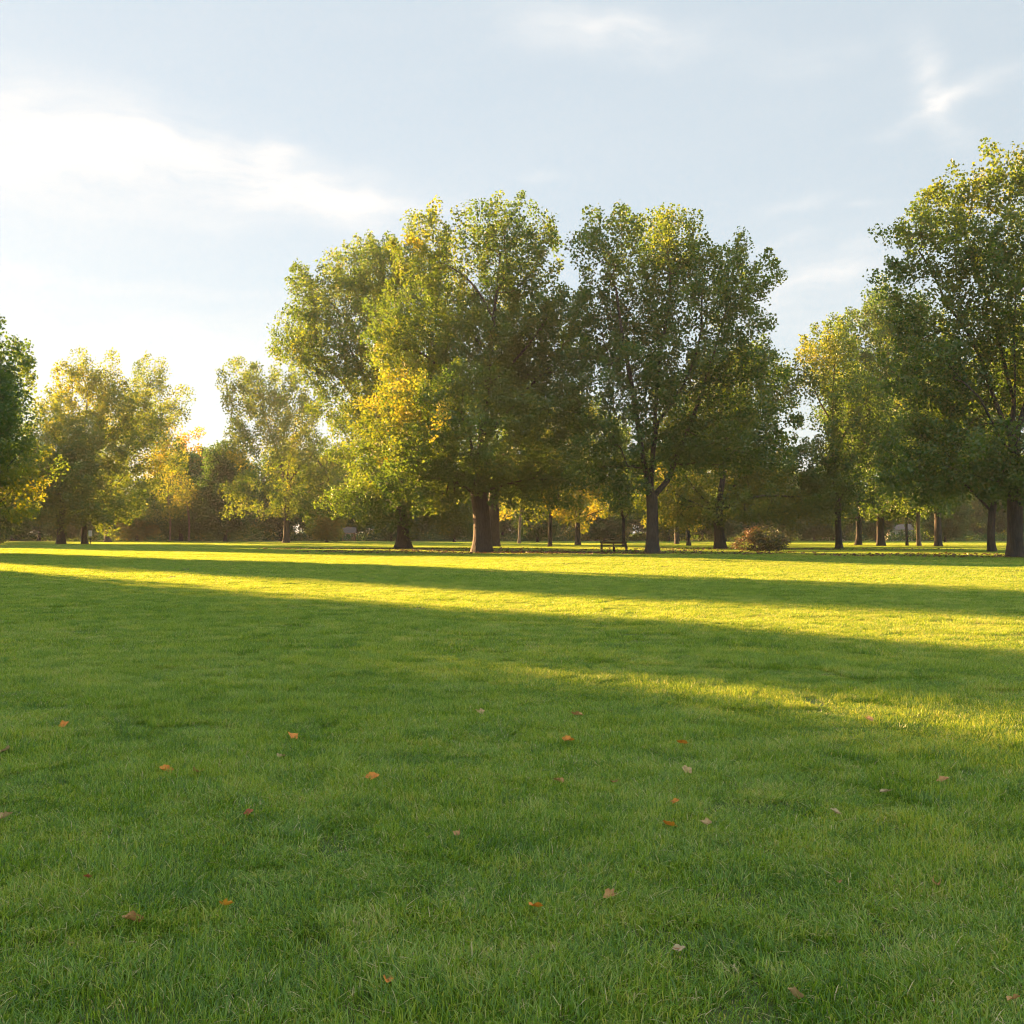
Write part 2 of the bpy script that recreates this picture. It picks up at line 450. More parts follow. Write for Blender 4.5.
    while stack:
        s, p = stack.pop(); ch = [s]
        while ch[-1] in child:
            kids = sorted(child[ch[-1]], key=lambda k: -rad[k])
            for k in kids[1:]: stack.append((k, ch[-1]))
            ch.append(kids[0])
        pts_ = [P[k] for k in ch]; rr = [rad[k] for k in ch]
        if p is not None: pts_ = [P[p]] + pts_; rr = [rr[0] * 1.05] + rr
        if len(pts_) < 2: continue
        k = 16 if p is None else (8 if rr[0] > .12 else (5 if rr[0] > .04 else 3))
        mb.tube(pts_, rr, k, fl if p is None else None)
    trunk = mb.mesh('trunk', M[bark_m], smooth=True)
    cs = csz * (.75 + .5 * r.random(len(cl)))
    ch = hue + r.normal(0, hue_var, len(cl))
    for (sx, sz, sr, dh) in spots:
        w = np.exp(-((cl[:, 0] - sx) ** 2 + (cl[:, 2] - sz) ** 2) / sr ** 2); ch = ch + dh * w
    mid = np.array([0, 0, np.average(lb[:, 2], weights=vol) - .25 * (zt - trunk_h)])
    sp = cl - mid; sp /= np.linalg.norm(sp, axis=1)[:, None] + 1e-6
    sp = sp + np.array([0, 0, .40]) + r.normal(0, .55, sp.shape); sp /= np.linalg.norm(sp, axis=1)[:, None]
    crown = leaf_mesh('crown', cl, cs, ch, per, leaf, r, M['foliage'], sprays=sp)
    return trunk, crown, len(cl) * per

def place(name, trunk, crown, loc, label, group=None, rotz=0.0, cat='tree'):
    t = empty(name, loc, rotz); tag(t, label, cat, group)
    obj('trunk', trunk, t); obj('crown', crown, t)
    return t
def copy_tree(src, loc, rotz, scale, label):
    t = src.copy(); C.objects.link(t); t.location = loc; t.rotation_euler = (0, 0, rotz); t.scale = scale; t['label'] = label
    for ch in src.children:
        c = ch.copy(); C.objects.link(c); c.parent = t
    return t
def photo_tree(name, label, Xt, y, lobes, hue=.3, trunk_w=None, fork=None, seed=1, spots=(), group=None, near=1.0, dens=1.0, limbs=None, void=.25, per=None, bark_m='bark', csz=None, leaf=None, flare=.5, hue_var=.07):
    """lobes given as seen from the camera (X, Y, rx, ry) and turned into real ellipsoids with their own depth"""
    m = y / F; x0 = gx(Xt, y); r = np.random.default_rng(seed + 900)
    L = []
    mean = np.mean([(l[0] - Xt) * m for l in lobes])
    for i, l in enumerate(lobes):
        rx, rz = l[2] * m * .96, l[3] * m * .87
        dy = l[4] * m if len(l) > 4 else r.uniform(-.55, .55) * rx * 1.3
        L.append(((l[0] - Xt) * m, dy, EYE + (HZ - l[1]) * m, rx, max(rx, .8 * rz) * r.uniform(.85, 1.05), rz))
    sp = [((s[0] - Xt) * m, EYE + (HZ - s[1]) * m, s[2] * m, s[3]) for s in spots]
    h = EYE + (HZ - fork) * m if fork else 3.2
    tr = (trunk_w or 10) * m * .40
    k = max(1.0, y / 105)
    spacing = 1.42 * k / dens ** .33
    if limbs: limbs = [[(q if isinstance(q, (int, float)) else ((q[0] - Xt) * m, q[2] * m, EYE + (HZ - q[1]) * m)) for q in poly] for poly in limbs]
    t, c, nl = build_tree(seed, L, h, tr, spacing, per or int(150 * (1 if k < 1.3 else 1.3)), leaf or .22 * k ** .75, hue, hue_var, sp, limbs, csz or 1.0 * k, void, bark_m, flare=flare)
    print(name, label[:30], nl)
    return place(name, t, c, (x0, y, float(ground_z(x0, y)) - .03), label, group)

G_MEADOW = 'big park trees behind the meadow'
# the tall middle trees
photo_tree('plane_tree', 'tallest middle tree with broad dense crown, yellow lit left flank and thick leaning trunk', 482, 92,
    [(505, 256, 52, 48), (440, 268, 42, 50), (412, 350, 44, 70), (480, 345, 75, 80), (548, 320, 38, 75), (395, 440, 38, 60), (470, 430, 80, 55), (548, 425, 42, 60), (510, 475, 50, 26), (420, 478, 45, 30), (450, 482, 55, 30), (535, 480, 46, 30), (562, 360, 30, 60)],
    .25, 20, 495, 21, hue_var=.095, spots=[(388, 400, 48, .32), (425, 245, 40, .22)], group=G_MEADOW, void=.26, dens=1.0)  # first spot paints the sunlit left flank into the leaf hue
photo_tree('plane_tree', 'tree whose dark trunk shows just right of the tallest middle tree\'s trunk', 493, 137,
    [(505, 410, 55, 60), (530, 340, 45, 55), (540, 465, 40, 36), (470, 460, 45, 34)], .30, 14, 500, 22, group=G_MEADOW, void=.42, per=70)
photo_tree('plane_tree', 'wide tree on a short flared dark trunk, crown reaching far left of the tallest tree', 404, 118,
    [(368, 268, 42, 36), (325, 300, 40, 40), (300, 345, 28, 45), (345, 345, 48, 55), (398, 290, 45, 60), (400, 400, 60, 60), (352, 410, 34, 36), (400, 470, 55, 42), (445, 490, 45, 38), (375, 500, 40, 26), (395, 505, 55, 24), (440, 508, 36, 20)],
    .28, 14, 518, 23, spots=[(395, 420, 60, .10)], group=G_MEADOW, void=.22, dens=.95, flare=.9)
photo_tree('plane_tree', 'tall tree with three visible limbs forking above a straight grey trunk beside the bench', 652, 87,
    [(665, 242, 52, 38), (608, 252, 38, 34), (740, 275, 40, 36), (700, 300, 62, 52), (618, 325, 48, 56), (660, 385, 66, 55), (738, 370, 48, 55), (598, 400, 36, 58), (760, 430, 40, 42), (705, 440, 62, 38), (612, 455, 46, 40)],
    .24, 15, 498, 24, group=G_MEADOW, void=.30, dens=1.0, spots=[(665, 220, 45, .16)],
    limbs=[[(642, 455, -4), (630, 380, -10), (615, 290, -16)], [(655, 440, 6), (662, 350, 6), (668, 250, 0)], [(668, 480, 4), (690, 430, 14), (715, 360, 20), (735, 290, 18)], [(660, 420, 10), (700, 330, -14), (700, 280, -20)]])
photo_tree('plane_tree', 'tree with a stout trunk lit orange along its left edge, beside the bush', 720, 118,
    [(720, 420, 58, 50), (690, 475, 48, 34), (760, 470, 48, 38), (745, 390, 48, 45), (795, 500, 36, 25), (660, 490, 30, 30), (690, 508, 44, 18), (755, 506, 42, 18)], .34, 13, 512, 25, group=G_MEADOW, void=.22, spots=[(685, 500, 60, .16), (765, 500, 40, .12)])  # spots tint the low leaves yellow in place of sunlight reaching them
photo_tree('lime_tree', 'slender tree with yellow lit top in the gap right of the bush', 839, 118,
    [(835, 352, 30, 34), (810, 385, 22, 40), (848, 425, 42, 48), (818, 465, 36, 40), (858, 485, 42, 30)], .24, 8, 508, 26, group=G_MEADOW, void=.2, spots=[(820, 360, 34, .26)])  # spot adds sunlit yellow to the hue of the upper left leaves
photo_tree('lime_tree', 'tree with a mid sized trunk close right of the slender yellow topped tree', 858, 165,
    [(868, 430, 36, 42), (852, 480, 36, 34), (880, 490, 34, 28)], .34, 7, 518, 27, group=G_MEADOW)
photo_tree('plane_tree', 'dense green tree with stepped crown left of the tall right edge tree', 881, 150,
    [(885, 322, 34, 38), (858, 352, 28, 34), (905, 385, 48, 50), (880, 445, 52, 50), (925, 440, 40, 50), (900, 495, 42, 24), (905, 340, 36, 40), (865, 400, 44, 48)], .22, 9, 515, 28, group=G_MEADOW, void=.12, dens=1.15)
photo_tree('plane_tree', 'huge tree at the right edge, tall open crown over a broad dark trunk', 1015, 75,
    [(1010, 197, 50, 42), (965, 206, 38, 36), (925, 232, 34, 28), (1055, 215, 50, 58), (985, 268, 56, 46), (912, 275, 26, 22), (945, 365, 50, 36), (1015, 360, 55, 66), (965, 435, 62, 46), (1075, 350, 60, 90), (1010, 462, 66, 40), (935, 470, 44, 30), (1080, 460, 60, 45), (938, 320, 42, 38), (985, 325, 46, 42)],
    .27, 17, 500, 29, spots=[(975, 195, 55, .14)], group=G_MEADOW, void=.16, dens=1.15,
    limbs=[[(1016, 420, 2), (1014, 330, -3), (1010, 230, 0)], [(1014, 440, 3), (985, 350, 12), (955, 300, 16), (925, 245, 12)], [(1017, 430, -4), (1050, 340, -12), (1060, 240, -10)], [(1014, 460, -4), (970, 400, -26), (940, 370, -30)], [(1018, 400, 6), (1002, 300, 20), (975, 220, 18)]])
photo_tree('plane_tree', 'dark tree with rough trunk just left of the right edge trunk', 992, 97,
    [(975, 425, 48, 46), (1005, 375, 45, 48), (955, 480, 40, 30), (1010, 480, 36, 32)], .25, 9, 512, 30, group=G_MEADOW)
photo_tree('plane_tree', 'tree with very dark low trunk between the right edge tree and the stepped crown', 938, 137,
    [(930, 395, 42, 44), (948, 455, 46, 40), (918, 490, 36, 28)], .24, 8, 515, 31, group=G_MEADOW)
photo_tree('young_tree', 'young tree with thin pale trunk lit on its left side among the right hand trees', 919, 150,
    [(916, 470, 20, 32), (922, 440, 16, 24), (908, 495, 16, 14)], .42, 5, 512, 32, group=G_MEADOW, bark_m='bark_pale')
photo_tree('young_tree', 'thin straight post like young tree left of the pale lit one on the right', 907, 155,
    [(905, 480, 16, 24), (909, 455, 13, 20)], .34, 3.2, 505, 33, group=G_MEADOW)
photo_tree('lime_tree', 'small dark trunked tree standing alone between the tallest tree and the bench', 550, 137,
    [(556, 465, 34, 32), (562, 420, 28, 32), (535, 490, 24, 22), (580, 480, 22, 24), (552, 510, 26, 13)], .46, 4.5, 512, 34, group=G_MEADOW, spots=[(560, 500, 40, .16)])  # yellow spot stands in for sun glowing through the hanging leaves
photo_tree('lime_tree', 'tree with flared trunk behind and left of the bench', 578, 165,
    [(585, 485, 32, 26), (592, 440, 28, 38), (565, 500, 24, 18), (575, 512, 30, 14), (602, 511, 24, 13)], .48, 6, 520, 35, group=G_MEADOW, spots=[(590, 500, 40, .14)])  # spot puts the backlit glow of the low leaves into their hue
photo_tree('lime_tree', 'dark drooping tree whose trunk stands right behind the bench\'s right end', 624, 140,
    [(622, 480, 34, 34), (612, 440, 28, 40), (640, 500, 22, 20)], .26, 4, 520, 36, group=G_MEADOW)
photo_tree('lime_tree', 'thin trunked yellowing tree right of the three limbed grey trunk', 677, 183,
    [(678, 485, 32, 30), (690, 450, 28, 30), (665, 505, 24, 16), (684, 512, 28, 13)], .50, 5, 518, 37, group=G_MEADOW)
photo_tree('lime_tree', 'dark flared little trunk with yellow leaves left of the orange lit trunk', 689, 150,
    [(694, 480, 28, 30), (706, 460, 24, 30), (686, 502, 22, 16), (702, 512, 24, 12)], .46, 4.5, 520, 38, group=G_MEADOW)
photo_tree('young_tree', 'slim pale trunked tree seen right of the two thick middle trunks', 519, 190,
    [(519, 490, 26, 24), (526, 460, 22, 26), (510, 505, 18, 12)], .52, 3.2, 520, 39, group=G_MEADOW, bark_m='bark_pale')
# left side
photo_tree('maple_tree', 'dark green tree cut by the left edge with bright yellow lower right boughs', -28, 84,
    [(-3, 364, 26, 33), (-42, 348, 45, 45), (-5, 415, 36, 36), (12, 465, 36, 36), (-50, 420, 55, 60), (0, 502, 38, 18), (-60, 480, 60, 40), (-20, 380, 40, 40), (-82, 400, 38, 55)],
    .24, 12, 515, 41, spots=[(30, 480, 30, .26), (15, 510, 30, .22)], void=.2, dens=1.0)  # spots put sunlit yellow into the leaf colour of the lower right boughs
photo_tree('maple_tree', 'rounded golden green tree with broad crown on the left behind the lawn', 85, 183,
    [(90, 395, 36, 34), (62, 422, 26, 38), (120, 420, 34, 38), (85, 460, 44, 44), (130, 470, 30, 40), (58, 495, 28, 34), (100, 505, 44, 22)],
    .38, 7, 525, 42, spots=[(72, 395, 40, .14), (152, 462, 16, .30)], void=.08, hue_var=.05, dens=1.15)
photo_tree('maple_tree', 'dark twin trunked tree left of the rounded golden green tree', 61, 180,
    [(48, 480, 24, 36), (40, 505, 26, 18), (62, 450, 20, 30)], .26, 9, 520, 43)
photo_tree('ash_tree', 'thin open crowned tree rising behind the right shoulder of the golden green tree', 108, 225,
    [(152, 382, 22, 20), (174, 402, 14, 26), (148, 425, 28, 34), (120, 455, 30, 34), (165, 450, 18, 22)], .40, 7, 500, 44, void=.38, hue_var=.06)
photo_tree('young_tree', 'small golden brown tree on a thin pale trunk near the dark wood', 170, 254,
    [(164, 495, 22, 28), (170, 470, 16, 18), (152, 510, 16, 16)], .52, 2.2, 524, 45, bark_m='bark_pale')
photo_tree('young_tree', 'smaller golden tree on a thin trunk right beside the golden brown one', 189, 250,
    [(186, 500, 13, 26), (180, 480, 12, 16)], .55, 2.2, 525, 46, bark_m='bark_pale')
photo_tree('copper_tree', 'sparse reddish brown tree topping the wood left of the leaning tree', 182, 282,
    [(184, 448, 18, 22), (176, 475, 18, 26), (192, 470, 14, 28)], .80, 4, 500, 47, void=.12)
photo_tree('plane_tree', 'leaning hazy tree with airy branching left crown, trunk rising left of centre', 286, 206,
    [(252, 385, 28, 30), (290, 415, 38, 36), (255, 440, 30, 32), (308, 465, 42, 42), (272, 488, 46, 28), (325, 500, 32, 26), (240, 415, 18, 20)],
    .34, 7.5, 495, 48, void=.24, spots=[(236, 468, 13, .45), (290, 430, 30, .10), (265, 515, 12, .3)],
    limbs=[[(278, 455, 0), (262, 410, 3), (250, 375, 4)], [(288, 460, 5), (295, 410, 6)], [(292, 480, -6), (315, 455, -10), (330, 480, -8)]])
# trees of the same row standing outside the frame: they cast the long shadow bands on the meadow
def uv(u, v): return (.7314 * u - .6820 * v, .6820 * u + .7314 * v)
def side_tree(seed, u, v, lobes, trunk_r=.4, per=100):
    """lobes (du, dv, z, ru, rv, rz): du across the sunlight, dv along it"""
    x, y = uv(u, v); L = []
    for du, dv, z, ru, rv, rz in lobes:
        X, Y = uv(du, dv); L.append((X, Y, z, ru, rv, rz))
    t, c, nl = build_tree(seed, L, 3.0, trunk_r, .95 if trunk_r < .3 else 1.35, per, .30, .28, .06, csz=1.2, void=.0)
    return place('park_tree', t, c, (x, y, 0), 'tall leafy tree outside the left edge, shading the meadow with its row', 'unseen row trees shading the meadow')
side_tree(61, 24.8, 132, [(0, 0, 10, 4.2, 6, 7), (0, 0, 19, 4.2, 6, 8), (-.5, 1, 26, 3.5, 5, 6)])
side_tree(62, 11.3, 74, [(-.7, 0, 6, 2.0, 4, 5), (-1.8, 0, 5.5, 3.0, 4, 5), (-.5, 0, 10.5, 1.0, 4, 3.6), (.4, 0, 14.0, .75, 3, 2.8)], .25)
side_tree(63, 3.0, 72, [(-.3, 0, 8, 6.6, 6, 6), (-1.2, 1, 12, 5.6, 5, 5), (-.9, 0, 15.5, 4.7, 5, 3.5), (-2.2, 0, 19, 4.8, 5, 4)])
side_tree(68, 8.6, 93, [(0, 0, 8, 5, 5, 7), (-.3, 0, 13.3, 2.7, 4, 3.8)])
side_tree(64, -8, 70, [(0, 0, 8, 6.6, 6, 6), (0, 1, 14, 6.4, 5, 6), (0, 0, 19, 5.6, 5, 6)])
side_tree(65, -19, 74, [(0, 0, 8, 6.6, 6, 6), (0, 1, 14, 6.4, 5, 6), (0, 0, 19, 5.6, 5, 6)])
side_tree(66, -1, 90, [(0, 0, 9, 6, 6, 7), (0, 1, 17, 5, 5, 6)])
side_tree(67, 52, 174, [(0, 0, 9, 8.5, 6, 8), (0, 1, 18, 7, 5, 8)])
side_tree(69, 65, 222, [(0, 0, 9, 7, 6, 8), (0, 1, 18, 6, 5, 8)])

# ----------------------------------------------------------------- far wood: individual trees from four kinds
G_FAR = 'distant trees of the wood line'
protos = []
rp = np.random.default_rng(77)
for k, (h, w, hue, nm) in enumerate([(20, 7.5, .12, 'wood_tree'), (17, 6, .26, 'wood_tree'), (23, 6, .08, 'wood_tree'), (14, 6, .62, 'wood_tree')]):
    L = [(0, 0, h * .78, w * .6, w * .6, h * .2), (w * .35, 1, h * .55, w * .65, w * .7, h * .24), (-w * .38, -1, h * .5, w * .65, w * .7, h * .24), (0, 0, h * .28, w * .8, w * .8, h * .17)]
    t, c, nl = build_tree(500 + k, L, 2.0, .35, 1.5, 90, .46, hue, .06, csz=1.7, void=.04)
    protos.append((nm, t, c))
FARLAB = ['dark green tree of the distant wood line', 'olive green tree of the distant wood line', 'tall dark tree of the distant wood line', 'golden autumn tree of the distant wood line']
first = [None] * 4
spots_far = []
for X in range(-170, 1240, 22):
    y = rp.uniform(268, 318); Xj = X + rp.uniform(-12, 12)
    spots_far.append((Xj, y, rp.uniform(.75, 1.1)))
for X in range(-150, 1220, 75):
    spots_far.append((X + rp.uniform(-30, 30), rp.uniform(225, 255), rp.uniform(.5, .7)))
for (X, y, s) in spots_far:
    if 140 < X < 205 and y < 262: continue
    k = int(rp.choice(4, p=[.38, .27, .22, .13]))
    if 185 < X < 245: k = 2; s = max(s, .95)
    x = gx(X, y); loc = (x, y, float(ground_z(x, y)) - .05)
    if first[k] is None:
        nm, t, c = protos[k]; first[k] = place(nm, t, c, loc, FARLAB[k], G_FAR + ', ' + FARLAB[k].split(' tree')[0]); o = first[k]
        o.scale = (s, s, s)
    else:
        copy_tree(first[k], loc, rp.uniform(0, 6.28), (s * rp.uniform(.9, 1.2), s * rp.uniform(.9, 1.2), s), FARLAB[k])

# ground cover below the far wood: one mass of shrubs
def undergrowth():
    r = np.random.default_rng(31); n = 5200
    X = r.uniform(-300, 1330, n); y = r.uniform(272, 330, n); x = (X - 512) / F * y
    h = .5 + 2.6 * r.random(n) * (.5 + .5 * np.sin(x * .11) * np.sin(x * .037 + 1) + .3)
    z = r.random(n) * np.maximum(h, .3)
    cs = np.full(n, 1.5); hue = np.clip(.08 + .12 * np.sin(x * .05) + r.normal(0, .1, n) + (r.random(n) < .2) * .4, 0, 1)  # random clumps tinted yellow to read as sunlit leaves
    me = leaf_mesh('undergrowth', np.stack([x, y, z], -1), cs, hue, 44, .42, r, M['foliage'])
    tag(obj('undergrowth', me), 'low dark shrubby growth massed under the distant wood', 'undergrowth', kind='stuff')
undergrowth()

# leaf litter under the row of trees
def litter():
    r = np.random.default_rng(8); P = []
    for (X, y, rad, n) in [(404, 118, 9, 1300), (482, 94, 9, 1500), (560, 104, 9, 900), (652, 90, 8, 900), (720, 118, 8, 500), (839, 112, 8, 500), (1000, 80, 8, 900)]:
        a = r.random(n) * 6.283; q = rad * np.sqrt(r.random(n)) * 1.1
        P.append(np.stack([gx(X, y) + np.cos(a) * q * 1.6, y + np.sin(a) * q * .8], -1))
    P = np.concatenate(P); z = ground_z(P[:, 0], P[:, 1]) + .04
    me = leaf_mesh('leaf_litter', np.stack([P[:, 0], P[:, 1], z], -1), np.full(len(P), .06), np.clip(r.normal(.4, .25, len(P)), 0, 1), 1, .2, r, M['litter'], 0)
    tag(obj('leaf_litter', me), 'brown fallen leaves strewn thickly under the row of big trees', 'leaf litter', kind='stuff')
litter()

# ----------------------------------------------------------------- bush
def bush():
    X, y = 762, 99.0; x = gx(X, y); r = np.random.default_rng(12)
    t = empty('bush', (x, y, 0)); tag(t, 'low wide bush, reddish left half and green right half, between the trunks', 'bush')
    n = 210
    c = np.stack([r.normal(0, 1, n), r.normal(0, 1, n) * .8, r.normal(0, 1, n)], -1); c /= np.linalg.norm(c, axis=1)[:, None]
    c *= (r.random(n) ** .4)[:, None] * np.array([2.75, 1.7, 1.15]); c[:, 2] += 1.15 + .12 * c[:, 0] * np.sin(c[:, 0] * 2); c = c[c[:, 2] > .12]
    c[:, 2] *= 1 - .10 * abs(c[:, 0])
    hue = .16 + .60 * (r.random(len(c)) < np.clip(.24 - c[:, 0] * .28, .05, .8) * .55) + r.normal(0, .09, len(c)); hue = np.where((c[:, 0] >= -1) & (r.random(len(c)) < .15), .6, hue)
    obj('foliage', leaf_mesh('foliage', c, np.full(len(c), .38), np.clip(hue, 0, 1), 24, .13, r, M['bush_leaf']), t)
    mb = MB()
    for k in range(38):
        b = np.array([r.uniform(-1.4, 1.4), r.uniform(-.7, .7), -.05]); e = c[r.integers(len(c))]
        m_ = (b + e) / 2 + np.array([0, 0, .25]); mb.tube([b, m_, e], [.035, .025, .01], 5)
    obj('stems', mb.mesh('stems', M['bark'], True), t)
bush()

# ----------------------------------------------------------------- bench
def bench():
    y = 102.0; x = gx(614, y)
    t = empty('park_bench', (x, y, float(ground_z(x, y))), R(4)); tag(t, 'long dark wooden park bench on the grass left of the grey trunk', 'bench')
    W = 2.45
    s = MB()
    for k in range(4): s.box((0, -.24 + k * .135, .45), (W, .11, .04), .008)
    obj('seat', s.mesh('seat', M['wood']), t)
    b = MB()
    for k, z in enumerate((.60, .73)): b.box((0, .275 + k * .02, z), (W, .035, .095), .008)
    b.box((0, .32, .87), (W + .06, .07, .15), .015)
    obj('backrest', b.mesh('backrest', M['wood']), t)
    for sx in (-1, 0, 1):
        l = MB(); px = sx * (W / 2 - .07)
        l.box((px, -.26, .21), (.11, .09, .43), .01); l.box((px, .30, .42), (.108, .08, .82), .01); l.box((px, .02, .405), (.06, .48, .05), .01)
        obj('leg', l.mesh('leg', M['wood']), t)
    for sx in (-1, 1):
        l = MB(); px = sx * (W / 2 - .07)
        l.box((px, -.02, .665), (.09, .56, .04), .01); l.box((px, -.26, .55), (.06, .06, .19), .01)
        obj('armrest', l.mesh('armrest', M['wood']), t)
bench()

# ----------------------------------------------------------------- small far things
def notice():
    y = 176.0; x = gx(90.5, y)
    t = empty('notice_board', (x, y, 0)); tag(t, 'small white notice board on a post by the golden green tree\'s trunk', 'sign')
    m = MB(); m.box((0, 0, .65), (.10, .10, 1.32), .015); obj('post', m.mesh('post', M['iron']), t)
    m = MB(); m.box((0, -.08, 1.75), (.55, .05, .95), .015); obj('panel', m.mesh('panel', M['sign_white']), t)
notice()
def pavilion(name, X, y, w, d, h, label, wall, nwin):
    x = gx(X, y); t = empty(name, (x, y, 0)); tag(t, label, 'building')
    m = MB(); m.box((0, 0, h / 2), (w, d, h), 0); obj('wall', m.mesh('wall', wall), t)
    m = MB(); v = [(-w / 2 - .4, -d / 2 - .4, h), (w / 2 + .4, -d / 2 - .4, h), (w / 2 + .4, d / 2 + .4, h), (-w / 2 - .4, d / 2 + .4, h), (-w / 2 - .4, 0, h + 1.5), (w / 2 + .4, 0, h + 1.5)]
    v = [(a, b, c + .004) for a, b, c in v]
    m.add(v, [[(0, 1, 5, 4), (2, 3, 4, 5), (3, 2, 1, 0)], [(0, 4, 3), (1, 2, 5)]]); obj('roof', m.mesh('roof', M['roof']), t)
    for k in range(nwin):
        px = -w / 2 + (k + .5) * w / nwin
        f = MB()
        for sx in (-1, 1): f.box((px + sx * .56, -d / 2 - .03, h * .55), (.1, .1, 1.3))
        for sz in (-1, 1): f.box((px, -d / 2 - .03, h * .55 + sz * .7), (1.22, .1, .1))
        o = obj('window', f.mesh('window', M['sign_white']), t)
        f = MB(); f.box((px, -d / 2 - .015, h * .55), (1.0, .03, 1.28)); obj('pane', f.mesh('pane', M['pane']), o)
pavilion('pavilion', 826, 284, 9, 4, 2.6, 'low pale building glimpsed far behind the slender yellow topped tree', M['render_wall'], 4)
pavilion('pavilion', 898, 286, 6, 4, 2.8, 'small pale building glimpsed behind the thin young trees on the right', M['render_wall'], 3)
pavilion('brick_hut', 349, 279.0, 3.0, 3, 2.0, 'small terracotta coloured hut far off left of the short flared trunk', M['pink_wall'], 1)

# ----------------------------------------------------------------- fallen leaves on the meadow: each one a thing
def fallen_material(name, col, dark):
    m, nt, out = new_mat(name)
    tc = N(nt, 'ShaderNodeTexCoord').outputs['Object']
    f = noise(nt, tc, 40, 5, .65)
    c = ramp(nt, f, [(.35, dark), (.62, col)])
    p = N(nt, 'ShaderNodeBsdfPrincipled'); p.inputs['Roughness'].default_value = .6
    nt.links.new(c, p.inputs['Base Color'])
    t = N(nt, 'ShaderNodeBsdfTranslucent'); nt.links.new(c, t.inputs[0])
    mx = N(nt, 'ShaderNodeMixShader'); mx.inputs[0].default_value = .25
    nt.links.new(p.outputs[0], mx.inputs[1]); nt.links.new(t.outputs[0], mx.inputs[2]); nt.links.new(mx.outputs[0], out.inputs[0]); return m
FM = {'orange': fallen_material('leaf_orange', (.68, .27, .03), (.46, .15, .02)),
      'golden': fallen_material('leaf_golden', (.68, .33, .03), (.48, .20, .02)),
      'brown': fallen_material('leaf_brown', (.50, .29, .115), (.32, .16, .06)),
      'russet': fallen_material('leaf_russet', (.44, .14, .05), (.26, .07, .03)),
      'tan': fallen_material('leaf_tan', (.47, .35, .17), (.31, .20, .09)),
      'straw': fallen_material('leaf_straw', (.42, .35, .20), (.30, .23, .12))}
def fallen_leaf(X, Y, size, colr, label, seed, curl=1.0):
    r = np.random.default_rng(seed)
    # lobed outline (five points), curled across its midrib
    nA = 30; th = np.linspace(-math.pi, math.pi, nA, endpoint=False)
    rad = .62 + .20 * abs(np.cos(2.5 * th)) ** 1.2 * r.uniform(.4, 1.2, 1) + .04 * np.cos(11 * th + r.random() * 6)
    rad *= np.where(abs(th) > 2.7, .55, 1)
    rings = [0.0, .5, 1.0]; V = [(0, 0, 0)]
    for q in rings[1:]:
        for a, ra in zip(th, rad): V.append((math.cos(a) * ra * q, math.sin(a) * ra * q, 0))
    V = np.array(V)
    k = curl * r.uniform(.8, 1.3)
    ang = V[:, 1] * k * 1.5
    yv = np.sin(ang) / (k * 1.5); zv = (1 - np.cos(ang)) / (k * 1.5) * 1.0
    V = np.stack([V[:, 0], yv, zv + .25 * k * V[:, 0] ** 2 * r.uniform(-.6, 1) + .06 * np.sin(V[:, 0] * 7 + r.random() * 6) * np.sin(V[:, 1] * 6)], -1)
    f3 = [(0, 1 + i, 1 + (i + 1) % nA) for i in range(nA)]
    f4 = [(1 + i, 1 + nA + i, 1 + nA + (i + 1) % nA, 1 + (i + 1) % nA) for i in range(nA)]
    V[:, 1] *= r.uniform(.6, .95); V *= size * .66
    mb = MB(); mb.add(V, [f4, f3])
    s0 = np.array([-rad[0] * size * .55, 0, zv[0]])
    y = depth(Y)
    for _ in range(3):
        x = gx(X, y); zc = float(ground_z(x, y)) + .055; y = (EYE - zc) * F / (Y - HZ)
    x = gx(X, y)
    o = obj('fallen_leaf', mb.mesh('fallen_leaf', FM[colr], True), None, (x, y, zc - .002))
    o.rotation_euler = (r.uniform(-.5, .5), r.uniform(-.5, .3), r.uniform(0, 6.28))
    tag(o, label, 'fallen leaf', 'fallen leaves scattered on the meadow')
    st = MB(); st.tube([s0 + np.array([.01, 0, .002]), s0 * 1.4 + np.array([0, .004, .006]), s0 * 1.9 + np.array([0, .01, .012])], [.0016, .0014, .0010], 5)
    obj('stalk', st.mesh('stalk', FM['brown'], True), o)
